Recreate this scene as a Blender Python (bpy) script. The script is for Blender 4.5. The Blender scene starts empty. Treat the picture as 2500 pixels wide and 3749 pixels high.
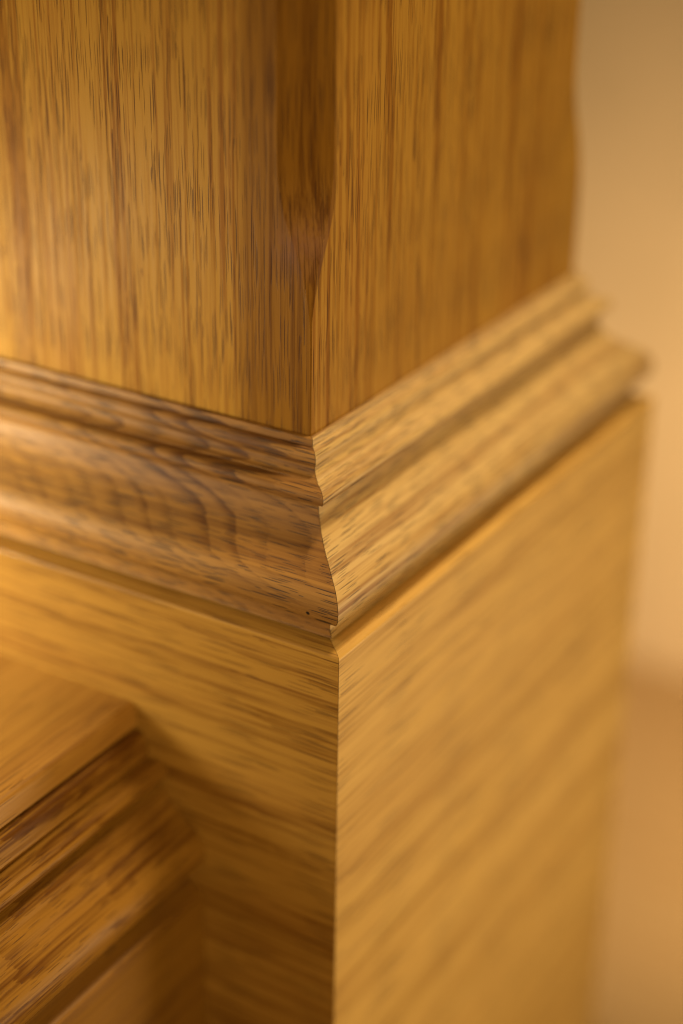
import bpy, bmesh, math
from mathutils import Matrix, Vector

W = 0.15                                   # width of the post's base in metres; all sizes below are in units of it
S = bpy.context.scene
COL = S.collection

# ------------------------------------------------------------------ camera, world, lights, exposure
cd = bpy.data.cameras.new('camera')
cam = bpy.data.objects.new('camera', cd); COL.objects.link(cam)
cam.matrix_world = (Matrix.Translation(Vector((0.91977, -1.53218, 1.06187)) * W)
                    @ Matrix.Rotation(0.540314, 4, 'Z') @ Matrix.Rotation(1.119274, 4, 'X') @ Matrix.Rotation(0.01386, 4, 'Z'))
cd.sensor_width = 36; cd.lens = 6305.0 / 3749 * 36
cd.clip_start = 0.01; cd.clip_end = 50
cd.dof.use_dof = True
cd.dof.focus_distance = 2.065 * W
cd.dof.aperture_fstop = 4.0
cd.dof.aperture_blades = 9
S.camera = cam

wd = bpy.data.worlds.new('World'); S.world = wd; wd.use_nodes = True
bg = wd.node_tree.nodes['Background']
bg.inputs[0].default_value = (1.0, 0.68, 0.27, 1); bg.inputs[1].default_value = 0.15

def area(name, loc, target, size, power, color, size_y=None, spread=180):
    l = bpy.data.lights.new(name, 'AREA'); l.energy = power; l.color = color; l.size = size * W
    if size_y: l.shape = 'RECTANGLE'; l.size_y = size_y * W
    l.spread = math.radians(spread)
    o = bpy.data.objects.new(name, l); COL.objects.link(o)
    o.location = Vector(loc) * W
    o.rotation_euler = (Vector(target) - Vector(loc)).to_track_quat('-Z', 'Y').to_euler()
    return o
area('lamp_ceiling', (.7, 1.25, 4.4), (0, .4, 0), .8, .85, (1.0, .83, .52), spread=75)
area('fill_right', (2.6, 2.1, -1.1), (0, .4, -.45), 1.3, .27, (1.0, .81, .48), spread=74)  # added fill standing in for floor bounce on the right face
area('lamp_stair', (-1.7, -.65, 1.3), (-.6, 0, 0), 1.2, .05, (1.0, .82, .42), spread=120)
area('accent_left', (-1.00, -.38, .16), (-.72, 0, 0), .22, .27, (1.0, .95, .68))  # added accent, unseen, to brighten the far left of the base
area('fill_front', (3.0, -2.6, 1.6), (-.1, 0, .1), 1.8, .20, (1.0, .76, .34), spread=40)  # added weak fill to lift the dark chamfer, no real lamp
area('fill_wall', (1.1, 2.2, -1.2), (-1.2, 4.4, -1.75), .9, 1.12, (1.0, .77, .47), spread=100)  # added unseen light that brightens the low part of the wall

S.view_settings.view_transform = 'Standard'; S.view_settings.look = 'None'
S.view_settings.exposure = -0.1; S.view_settings.gamma = 1; S.view_settings.use_curve_mapping = False
S.render.engine = 'CYCLES'
S.cycles.use_denoising = True
S.cycles.pixel_filter_type = 'BLACKMAN_HARRIS'; S.cycles.filter_width = 1.15
S.cycles.denoising_prefilter = 'ACCURATE'
S.cycles.sampling_pattern = 'TABULATED_SOBOL'
S.cycles.use_adaptive_sampling = False
S.cycles.max_bounces = 6

INS = .11173                                # shaft stands in from the base by this much

# ------------------------------------------------------------------ node helpers
class NT:
    def __init__(s, name):
        s.m = bpy.data.materials.new(name); s.m.use_nodes = True
        s.t = s.m.node_tree; s.t.nodes.clear()
    def new(s, kind, **kw):
        n = s.t.nodes.new(kind)
        for k, v in kw.items(): setattr(n, k, v)
        return n
    def set(s, inp, v):
        if isinstance(v, bpy.types.NodeSocket): s.t.links.new(v, inp)
        else: inp.default_value = v
    def math(s, op, a, b=0.0, c=0.0, clamp=False):
        n = s.new('ShaderNodeMath', operation=op, use_clamp=clamp)
        s.set(n.inputs[0], a); s.set(n.inputs[1], b)
        if op in ('MULTIPLY_ADD',): s.set(n.inputs[2], c)
        return n.outputs[0]
    def add(s, a, b): return s.math('ADD', a, b)
    def sub(s, a, b): return s.math('SUBTRACT', a, b)
    def mul(s, a, b): return s.math('MULTIPLY', a, b)
    def step(s, x, lo, hi, a=0.0, b=1.0):
        n = s.new('ShaderNodeMapRange', interpolation_type='SMOOTHSTEP')
        s.set(n.inputs[0], x); s.set(n.inputs[1], lo); s.set(n.inputs[2], hi); s.set(n.inputs[3], a); s.set(n.inputs[4], b)
        return n.outputs[0]
    def vec(s, x, y, z):
        n = s.new('ShaderNodeCombineXYZ'); s.set(n.inputs[0], x); s.set(n.inputs[1], y); s.set(n.inputs[2], z); return n.outputs[0]
    def sep(s, v):
        n = s.new('ShaderNodeSeparateXYZ'); s.set(n.inputs[0], v); return n.outputs
    def vmul(s, v, xyz):
        n = s.new('ShaderNodeVectorMath', operation='MULTIPLY'); s.set(n.inputs[0], v); s.set(n.inputs[1], xyz); return n.outputs[0]
    def vadd(s, v, xyz):
        n = s.new('ShaderNodeVectorMath', operation='ADD'); s.set(n.inputs[0], v); s.set(n.inputs[1], xyz); return n.outputs[0]
    def noise(s, v, detail=2.0, rough=.5, scale=1.0):
        n = s.new('ShaderNodeTexNoise'); s.set(n.inputs['Vector'], v)
        n.inputs['Scale'].default_value = scale; n.inputs['Detail'].default_value = detail; n.inputs['Roughness'].default_value = rough
        return n.outputs['Fac']
    def voro(s, v, rnd=1.0):
        n = s.new('ShaderNodeTexVoronoi'); s.set(n.inputs['Vector'], v); n.inputs['Scale'].default_value = 1
        n.inputs['Randomness'].default_value = rnd
        return n.outputs['Distance'], n.outputs['Color']
    def mix(s, f, a, b, mode='MIX'):
        n = s.new('ShaderNodeMix', data_type='RGBA', blend_type=mode)
        s.set(n.inputs[0], f); s.set(n.inputs[6], a); s.set(n.inputs[7], b); return n.outputs[2]

def oak(name, grain, seed=0.0, pith=(0.3, -0.9), tilt=(0.0, 0.0), spacing=0.035, warp=0.05, wiggle=0.006,
        light=(.50, .262, .072), dark=(.30, .128, .026), pore=(.06, .022, .008), ring=.75, pores=1.0, psize=(30, 300),
        fibre=.5, blotch=.5, rough=.36, stave_shade=None, knot=None, stripes=0.0, stripe_scale=9.0, bump=.25, feather=.9, patch=None, qs=1.0, hole=None, spec=.2, dbase=.30, bands=()):
    """solid oak: growth rings round a pith axis, short open pores lying along the grain, fibre streaks, satin varnish"""
    N = NT(name)
    tc = N.new('ShaderNodeTexCoord').outputs['Object']
    P = N.vmul(tc, (1 / W,) * 3)
    x, y, z = N.sep(P)
    u, v, w = {'x': (x, y, z), 'y': (y, x, z), 'z': (z, x, y)}[grain]
    tone = None
    if stave_shade:                                       # the board is glued up from two staves; the dark tone also paints shade over the chamfer
        ax, at, tone_f = stave_shade
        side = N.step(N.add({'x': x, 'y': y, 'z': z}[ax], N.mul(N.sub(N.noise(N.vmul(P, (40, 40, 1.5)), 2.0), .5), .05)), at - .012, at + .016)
        # painted shade: the dark tone is shaped to end at the chamfer's edge
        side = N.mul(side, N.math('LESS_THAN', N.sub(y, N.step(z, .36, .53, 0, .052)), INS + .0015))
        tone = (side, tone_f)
    G = N.vec(N.add(u, seed), N.add(v, seed * 1.7), N.add(w, seed * .6))
    a = N.sub(N.noise(N.vmul(G, (.9, 2.6, 2.6)), 2.0), .5)
    b = N.sub(N.noise(N.vadd(N.vmul(G, (.9, 2.6, 2.6)), (7, 3, 1)), 2.0), .5)
    c = N.sub(N.noise(N.vmul(G, (9, 30, 30)), 2.0), .5)
    vv = N.add(N.add(N.sub(v, pith[0]), N.mul(u, tilt[0])), N.add(N.mul(a, warp * 4), N.mul(c, wiggle * 4)))
    ww = N.add(N.add(N.sub(w, pith[1]), N.mul(u, tilt[1])), N.add(N.mul(b, warp * 4), N.mul(c, wiggle * 2)))
    if knot:                                        # grain swells round a small knot
        (ku, kv, kr, ka) = knot
        du = N.mul(N.sub(u, ku), 1 / kr); dv = N.mul(N.sub(v, kv), 1 / kr)
        g = N.math('EXPONENT', N.mul(N.add(N.mul(du, du), N.mul(dv, dv)), -1.0))
        g0 = g
        ww = N.add(ww, N.mul(g, ka))
    r = N.math('SQRT', N.add(N.mul(vv, vv), N.mul(ww, ww)))
    rr = N.mul(r, 1 / spacing)
    rr = N.add(rr, N.mul(N.noise(N.vec(N.mul(rr, .55), seed, 0), 1.0), 1.6))
    feath = N.noise(N.vmul(G, (14, 110, 110)), 2.0, .6)
    rr = N.add(rr, N.mul(N.sub(feath, .5), feather))
    fr = N.math('FRACT', rr)
    year = N.math('FLOOR', rr)
    yr = N.new('ShaderNodeTexWhiteNoise', noise_dimensions='1D'); N.set(yr.inputs['W'], N.add(year, seed))
    early = N.mul(N.step(fr, .08, .62, 1, 0), N.step(fr, 0, .05))
    early = N.mul(early, N.math('MULTIPLY_ADD', yr.outputs[0], .7, .3 + .0))
    fib = N.noise(N.vmul(G, (1.8, 130, 130)), 3.0, .6)
    fib = N.step(fib, .30, .70)
    fib2 = N.noise(N.vmul(G, (6, 300, 300)), 2.0, .6)
    big = N.noise(N.vmul(G, (.9, 10, 10)), 2.0)
    # pores: two sizes
    bend = N.mul(c, .006)
    Gp = N.vec(N.add(u, seed), N.add(N.add(v, seed * 1.7), bend), N.add(N.add(w, seed * .6), bend))
    dens = N.math('MULTIPLY_ADD', early, .45, dbase)
    por = None
    q2 = N.add(N.add(v, N.mul(w, qs)), bend)
    for ks, kw, off, amt in ((1.0, 1.0, 0.0, 1.0), (1.25, 1.2, 5.3, .8)):
        vn = N.new('ShaderNodeTexVoronoi', voronoi_dimensions='2D'); vn.inputs['Scale'].default_value = 1
        N.set(vn.inputs['Vector'], N.vec(N.mul(N.add(u, seed + off), psize[0] * ks), N.mul(N.add(q2, off), psize[1] * kw), 0))
        d1, c1 = vn.outputs['Distance'], vn.outputs['Color']
        rs = N.sep(c1)
        lim = N.math('MULTIPLY_ADD', rs[1], .14, .12)
        e = N.mul(N.mul(N.step(N.math('DIVIDE', d1, lim), .75, 1.1, 1, 0), N.math('LESS_THAN', rs[0], dens)), amt)
        por = e if por is None else N.math('MAXIMUM', por, e)
    por = N.math('MINIMUM', N.mul(por, pores), 1.0)
    # colour
    f = N.mul(early, ring)
    pm = []
    for (pu, pv, ru, rv, amt) in (patch or ()):                      # darker heartwood patches, where the rings stand out
        du = N.mul(N.sub(N.add(u, N.mul(a, .12)), pu), 1 / ru); dv = N.mul(N.sub(N.add(v, N.mul(b, .05)), pv), 1 / rv)
        pm.append((N.math('EXPONENT', N.mul(N.add(N.mul(du, du), N.mul(dv, dv)), -1.0)), amt))
    if pm: f = N.mul(f, N.math('MULTIPLY_ADD', pm[0][0], 1.9, .28))
    f = N.add(f, N.mul(N.sub(fib, .5), fibre * 1.0))
    f = N.add(f, N.mul(N.sub(fib2, .5), fibre * 2.4))
    fib3 = N.noise(N.vmul(G, (.8, 50, 50)), 2.0, .6)
    f = N.add(f, N.mul(N.sub(fib3, .5), fibre * 1.2))
    f = N.add(f, N.mul(N.sub(big, .5), blotch * 1.3))
    if stripes:
        st = N.noise(N.vmul(G, (.35, stripe_scale, stripe_scale)), 2.0, .55)
        f = N.add(f, N.mul(N.sub(st, .5), stripes * 2.0))
    for bv, bwid, amt in bands:                     # a pale stripe of sapwood running the length of the board
        e = N.mul(N.sub(N.add(w, N.mul(a, .04)), bv), 1 / bwid)
        f = N.sub(f, N.mul(N.math('EXPONENT', N.mul(N.mul(e, e), -1.0)), amt))
    f = N.math('ADD', f, .18, clamp=True)
    col = N.mix(f, (*light, 1), (*dark, 1))
    hue = N.noise(N.vmul(G, (2.2, 14, 14)), 2.0)
    col = N.mix(N.step(hue, .45, .72, 0, .2), col, N.mix(.5, col, (.42, .17, .035, 1)))
    for g, amt in pm:
        col = N.mix(N.mul(g, amt), col, N.mix(f, (.19, .078, .020, 1), (.065, .021, .005, 1)))
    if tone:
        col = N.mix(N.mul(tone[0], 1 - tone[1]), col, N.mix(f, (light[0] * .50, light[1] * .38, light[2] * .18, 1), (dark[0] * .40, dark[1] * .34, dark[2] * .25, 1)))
    if tone and knot:                               # purplish cross grain round the knot
        g2 = N.mul(N.mul(g0, tone[0]), N.step(N.noise(N.vmul(G, (60, 120, 120)), 3.0, .6), .3, .6, .45, 1))
        col = N.mix(N.mul(g2, .8), col, (.20, .085, .045, 1))
    if hole:
        dh = [N.sub(c_, h_) for c_, h_ in zip((x, y, z), hole)]
        dh = N.math('SQRT', N.add(N.add(N.mul(dh[0], dh[0]), N.mul(dh[1], dh[1])), N.mul(dh[2], dh[2])))
        col = N.mix(N.step(dh, .0018, .0034, 1, 0), col, (.012, .008, .008, 1))
    col = N.mix(N.mul(por, .95), col, (*pore, 1))
    bs = N.new('ShaderNodeBsdfPrincipled')
    N.set(bs.inputs['Base Color'], col)
    sheen = N.noise(N.vmul(P, (6, 6, 6)), 3.0, .6)
    N.set(bs.inputs['Roughness'], N.add(N.add(rough - .08, N.mul(fib, .16)), N.mul(sheen, .16)))
    bs.inputs['Specular IOR Level'].default_value = spec
    h = N.add(N.mul(por, -1.0), N.mul(fib2, .5))
    h = N.add(h, N.mul(N.noise(N.vmul(G, (12, 40, 40)), 2.0), 1.5))
    h = N.add(h, N.mul(fib, .25))
    bp = N.new('ShaderNodeBump'); bp.inputs['Strength'].default_value = bump; bp.inputs['Distance'].default_value = .0008 * W
    N.set(bp.inputs['Height'], h)
    N.set(bs.inputs['Normal'], bp.outputs[0])
    out = N.new('ShaderNodeOutputMaterial'); N.set(out.inputs[0], bs.outputs[0])
    return N.m

def plain(name, c1, c2, scale, rough=.8):
    N = NT(name)
    tc = N.new('ShaderNodeTexCoord').outputs['Object']
    n = N.noise(tc, 4.0, .6, scale)
    bs = N.new('ShaderNodeBsdfPrincipled')
    N.set(bs.inputs['Base Color'], N.mix(N.step(n, .35, .65), (*c1, 1), (*c2, 1)))
    bs.inputs['Roughness'].default_value = rough
    bp = N.new('ShaderNodeBump'); bp.inputs['Strength'].default_value = .2; bp.inputs['Distance'].default_value = .001
    N.set(bp.inputs['Height'], N.noise(tc, 3.0, .6, scale * 30)); N.set(bs.inputs['Normal'], bp.outputs[0])
    out = N.new('ShaderNodeOutputMaterial'); N.set(out.inputs[0], bs.outputs[0])
    return N.m

# ------------------------------------------------------------------ mesh helpers
def build(name, verts, faces, mat, parent=None, smooth=28, bevel=0.0, **props):
    me = bpy.data.meshes.new(name)
    me.from_pydata([Vector(v) * W for v in verts], [], faces); me.update()
    bm = bmesh.new(); bm.from_mesh(me)
    bmesh.ops.recalc_face_normals(bm, faces=bm.faces); bm.to_mesh(me); bm.free()
    me.polygons.foreach_set('use_smooth', [True] * len(me.polygons))
    me.set_sharp_from_angle(angle=math.radians(smooth))
    me.materials.append(mat)
    o = bpy.data.objects.new(name, me); COL.objects.link(o)
    if bevel:
        b = o.modifiers.new('arris', 'BEVEL'); b.width = bevel * W; b.segments = 3; b.limit_method = 'ANGLE'
        b.angle_limit = math.radians(40); b.harden_normals = False
    if parent: o.parent = parent
    for k, v in props.items(): o[k] = v
    return o

def catmull(pts, n=6):
    out = []
    P = [pts[0]] + list(pts) + [pts[-1]]
    for i in range(1, len(P) - 2):
        p0, p1, p2, p3 = P[i - 1:i + 3]
        for k in range(n):
            t = k / n
            out.append(tuple(.5 * (2 * p1[j] + (p2[j] - p0[j]) * t + (2 * p0[j] - 5 * p1[j] + 4 * p2[j] - p3[j]) * t * t
                                   + (3 * p1[j] - p0[j] - 3 * p2[j] + p3[j]) * t ** 3) for j in range(2)))
    out.append(tuple(pts[-1]))
    return out

def profile(*segs):
    out = []
    for s in segs:
        c = catmull(s) if len(s) > 2 else list(s)
        if out and math.dist(out[-1], c[0]) < 1e-6: c = c[1:]
        out += c
    return out

# side frames of the square post: for side k a function (along, inset, z) -> world ; along 0..1 counted from its left mitre
def side_pt(k, a, t, z):
    # side 0 faces the camera's left (y = 0), side 1 the camera's right (x = 0), 2 and 3 the back
    if k == 0: return (-1 + a, t, z)
    if k == 1: return (-t, a, z)
    if k == 2: return (-a, 1 - t, z)
    return (-1 + t, 1 - a, z)

def mitred(name, k, prof, mat, parent, gap=.0004, **kw):
    """closed profile [(inset, z)...] run along side k between its two mitres"""
    n = len(prof); vs = []
    N = 24
    for i in range(N + 1):
        for (t, z) in prof:
            g = gap * (1 + .3 * math.sin(z * 260 + k) * math.sin(z * 97))      # the hand-fitted mitre is not quite even
            a0, a1 = t + g, 1 - t - g
            vs.append(side_pt(k, a0 + (a1 - a0) * i / N, t, z))
    fs = []
    for i in range(N):
        for j in range(n):
            j2 = (j + 1) % n
            fs.append((i * n + j, i * n + j2, (i + 1) * n + j2, (i + 1) * n + j))
    fs.append(tuple(range(n))); fs.append(tuple(range(N * n, N * n + n)))
    return build(name, vs, fs, mat, parent, **kw)

# ------------------------------------------------------------------ setting: floor and wall
FLOOR = -2.6
m_floor = oak('floor_oak', 'x', seed=5.1, pith=(.2, -6), spacing=.06, light=(.52, .335, .155), dark=(.42, .265, .11), pores=.3, rough=.45, bump=.05)
m_wall = plain('wall_plaster', (.66, .475, .27), (.56, .40, .22), 3.0)
build('floor', [(-16, -9, FLOOR), (12, -9, FLOOR), (12, 4.6, FLOOR), (-16, 4.6, FLOOR),
                (-16, -9, FLOOR - .2), (12, -9, FLOOR - .2), (12, 4.6, FLOOR - .2), (-16, 4.6, FLOOR - .2)],
      [(0, 1, 2, 3), (4, 7, 6, 5), (0, 4, 5, 1), (1, 5, 6, 2), (2, 6, 7, 3), (3, 7, 4, 0)], m_floor, kind='structure')
build('wall', [(-16, 4.4, FLOOR + .001), (12, 4.4, FLOOR + .001), (12, 4.4, 12), (-16, 4.4, 12),
               (-16, 5.4, FLOOR + .001), (12, 5.4, FLOOR + .001), (12, 5.4, 12), (-16, 5.4, 12)],
      [(0, 1, 2, 3), (4, 7, 6, 5), (0, 4, 5, 1), (1, 5, 6, 2), (2, 6, 7, 3), (3, 7, 4, 0)], m_wall, kind='structure')

# ------------------------------------------------------------------ newel post
INS = .11173                                # shaft stands in from the base by this much
post = bpy.data.objects.new('newel_post', None); COL.objects.link(post)
post.location = (0, 0, 0)
post['label'] = 'square varnished oak newel post with chamfered shaft, mitred moulding and broad plain base'
post['category'] = 'newel post'

# shaft: square at the foot, its four corners run out into chamfers further up
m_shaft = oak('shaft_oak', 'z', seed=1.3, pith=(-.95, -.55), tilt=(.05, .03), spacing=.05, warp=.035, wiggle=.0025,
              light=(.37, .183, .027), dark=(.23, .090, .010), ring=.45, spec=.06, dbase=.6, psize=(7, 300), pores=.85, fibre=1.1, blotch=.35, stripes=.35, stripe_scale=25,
              stave_shade=('x', -.2125, .26), knot=(.455, -.135, .03, .02), bump=.3, rough=.42)
CH = [(.20, .0012), (.34, .0014), (.375, .003), (.3965, .006), (.42, .011), (.444, .0185), (.466, .0275), (.488, .0365), (.515, .0435), (.544, .0475), (.60, .0485), (.74, .0485)]
cz = catmull([(z, c) for z, c in CH], 4) + [(2.9, .0485)]
vs = []; a, b = -1 + INS, -INS; p, q_ = INS, 1 - INS
zs = [(0.02, .0012)] + cz
for z, c in zs:
    for (X, Y) in [(a + c, p), (b - c, p), (b, p + c), (b, q_ - c), (b - c, q_), (a + c, q_), (a, q_ - c), (a, p + c)]:
        vs.append((X, Y, z))
fs = []
for i in range(len(zs) - 1):
    for j in range(8):
        fs.append((i * 8 + j, i * 8 + (j + 1) % 8, i * 8 + 8 + (j + 1) % 8, i * 8 + 8 + j))
fs += [tuple(range(8)), tuple(range(len(zs) * 8 - 8, len(zs) * 8))]
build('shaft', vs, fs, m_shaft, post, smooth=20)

MP = profile([(INS - .0006, .2235), (.1072, .2238)],
             [(.1072, .2238), (.1052, .2230), (.1046, .2210), (.1043, .2135)],
             [(.1043, .2135), (.0990, .2122), (.0948, .2080), (.0928, .2010), (.0938, .1945)],
             [(.0938, .1945), (.0952, .1925), (.0952, .1885), (.0938, .1850), (.0905, .1808), (.0850, .1785)],
             [(.0850, .1785), (.0842, .1772)],
             [(.0842, .1772), (.0800, .1768)],
             [(.0800, .1768), (.0720, .1763), (.0665, .1735), (.0632, .1680), (.0636, .1625), (.0668, .1575)],
             [(.0668, .1575), (.0790, .1520)],
             [(.0790, .1520), (.0800, .1480), (.0790, .1420), (.0745, .1300), (.0670, .1175), (.0570, .1075), (.0443, .0985), (.0300, .0895), (.0180, .0815),
              (.0108, .0725), (.0068, .0630), (.0052, .0520), (.0070, .0420), (.0130, .0335)],
             [(.0130, .0335), (.0300, .0240)],
             [(.0300, .0240), (.0330, .0205), (.0332, .0100)],
             [(.0332, .0100), (.0335, .0028), (INS - .0006, .0028)])
mo = dict(psize=(12, 240), pore=(.022, .013, .012), dbase=.5, bump=.35, rough=.44)
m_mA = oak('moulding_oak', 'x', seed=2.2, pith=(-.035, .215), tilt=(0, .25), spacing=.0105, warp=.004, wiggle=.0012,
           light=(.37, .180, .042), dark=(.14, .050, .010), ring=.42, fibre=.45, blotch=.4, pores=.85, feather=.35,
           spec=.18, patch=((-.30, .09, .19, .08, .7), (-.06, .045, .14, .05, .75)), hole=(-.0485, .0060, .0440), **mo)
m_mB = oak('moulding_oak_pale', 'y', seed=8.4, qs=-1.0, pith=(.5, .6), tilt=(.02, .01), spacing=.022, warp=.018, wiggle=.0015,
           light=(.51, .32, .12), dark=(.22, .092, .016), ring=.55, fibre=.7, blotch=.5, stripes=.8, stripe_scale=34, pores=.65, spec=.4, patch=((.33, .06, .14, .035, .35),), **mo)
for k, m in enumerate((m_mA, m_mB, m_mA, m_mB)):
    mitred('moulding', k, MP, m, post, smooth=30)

BP = [(INS - .0006, .0006), (.034, .0006), (.012, .0003), (.0055, -.0001), (.0025, -.0009), (.0008, -.0022), (.0001, -.0042), (0, -.007)]
BP = BP + [(0, FLOOR + .002), (.12, FLOOR + .002), (.12, -.1), (INS - .0006, -.09)]
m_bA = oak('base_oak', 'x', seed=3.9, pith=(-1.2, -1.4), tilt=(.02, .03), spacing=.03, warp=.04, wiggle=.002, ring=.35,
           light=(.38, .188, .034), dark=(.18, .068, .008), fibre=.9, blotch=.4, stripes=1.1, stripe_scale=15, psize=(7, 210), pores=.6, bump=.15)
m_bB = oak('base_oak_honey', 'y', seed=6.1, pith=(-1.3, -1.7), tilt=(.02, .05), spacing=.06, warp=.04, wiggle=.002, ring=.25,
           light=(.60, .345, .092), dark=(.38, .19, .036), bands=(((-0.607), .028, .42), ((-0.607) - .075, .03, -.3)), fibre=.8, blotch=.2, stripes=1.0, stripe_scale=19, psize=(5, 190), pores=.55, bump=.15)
for k, m in enumerate((m_bA, m_bB, m_bA, m_bB)):
    mitred('base_board', k, BP, m, post, smooth=35, gap=.0003)

# ------------------------------------------------------------------ panelled ledge butting into the left face of the base
led = bpy.data.objects.new('panelled_ledge', None); COL.objects.link(led)
led['label'] = 'low oak ledge with grooved edge moulding running into the left face of the post base'
led['category'] = 'ledge'
Y0, Y1 = -.0008, -4.2
def run(name, prof, mat, N=30, **kw):
    n = len(prof); vs = []; fs = []
    for i in range(N + 1):
        yy = Y0 + (Y1 - Y0) * i / N
        vs += [(x, yy, z) for x, z in prof]
    for i in range(N):
        for j in range(n):
            fs.append((i * n + j, i * n + (j + 1) % n, (i + 1) * n + (j + 1) % n, (i + 1) * n + j))
    fs += [tuple(range(n)), tuple(range(N * n, N * n + n))]
    return build(name, vs, fs, mat, led, **kw)
m_top = oak('ledge_oak', 'y', seed=7.7, pith=(-.9, -1.5), tilt=(.04, .03), spacing=.04, ring=.5, stripes=.7, stripe_scale=12, psize=(7, 170), pores=.5, qs=-1.0,
            light=(.37, .175, .032), dark=(.19, .073, .010), bump=.2)
m_lm = oak('ledge_moulding_oak', 'y', seed=9.2, pith=(-.6, -.9), tilt=(.05, .02), spacing=.022, ring=.8, stripes=.6, stripe_scale=22, psize=(16, 210), pores=.6, qs=-1.0, spec=.07, fibre=.9,
           light=(.27, .122, .018), dark=(.11, .038, .005), rough=.3, bump=.4)
m_pan = oak('ledge_panel_oak', 'y', seed=4.4, pith=(-.9, -2.5), spacing=.05, ring=.4, stripes=.5, stripe_scale=9, psize=(10, 240), pores=.3,
            light=(.25, .11, .013), dark=(.14, .052, .006), bump=.15)
run('top_board', profile([(-1.6, -.232), (-1.6, -.168)], [(-1.6, -.168), (-.326, -.168)], [(-.326, -.168), (-.3205, -.1695), (-.3165, -.173), (-.3145, -.179)],
                         [(-.3145, -.179), (-.3125, -.203)], [(-.3125, -.203), (-.330, -.2065)], [(-.330, -.2065), (-.330, -.232)]), m_top, smooth=32)
run('edge_moulding', profile([(-1.5, -.42), (-1.5, -.234)], [(-1.5, -.234), (-.3285, -.234)], [(-.3285, -.234), (-.3285, -.209)],
        [(-.3285, -.209), (-.309, -.210)],
        [(-.309, -.210), (-.303, -.213), (-.2995, -.222), (-.2975, -.232), (-.2945, -.241)],
        [(-.2945, -.241), (-.298, -.249)],
        [(-.298, -.249), (-.280, -.2475), (-.2695, -.2505), (-.2635, -.259), (-.2650, -.268), (-.2730, -.275)],
        [(-.2730, -.275), (-.2860, -.2800)],
        [(-.2860, -.2800), (-.2790, -.2860), (-.2700, -.2900), (-.2630, -.2980), (-.2580, -.3070), (-.2500, -.3150), (-.2380, -.3230), (-.2250, -.3340), (-.2140, -.3470),
         (-.2080, -.3600), (-.2060, -.3730), (-.2085, -.3860), (-.2160, -.3960)],
        [(-.2160, -.3960), (-.2400, -.4020)], [(-.2400, -.4020), (-.2400, -.4200)]), m_lm, smooth=32)
run('side_panel', [(-1.5, -.422), (-.236, -.422), (-.232, -.426), (-.214, -.4345), (-.2115, -.438), (-.211, -.445), (-.211, FLOOR + .002), (-1.5, FLOOR + .002)], m_pan, smooth=25)
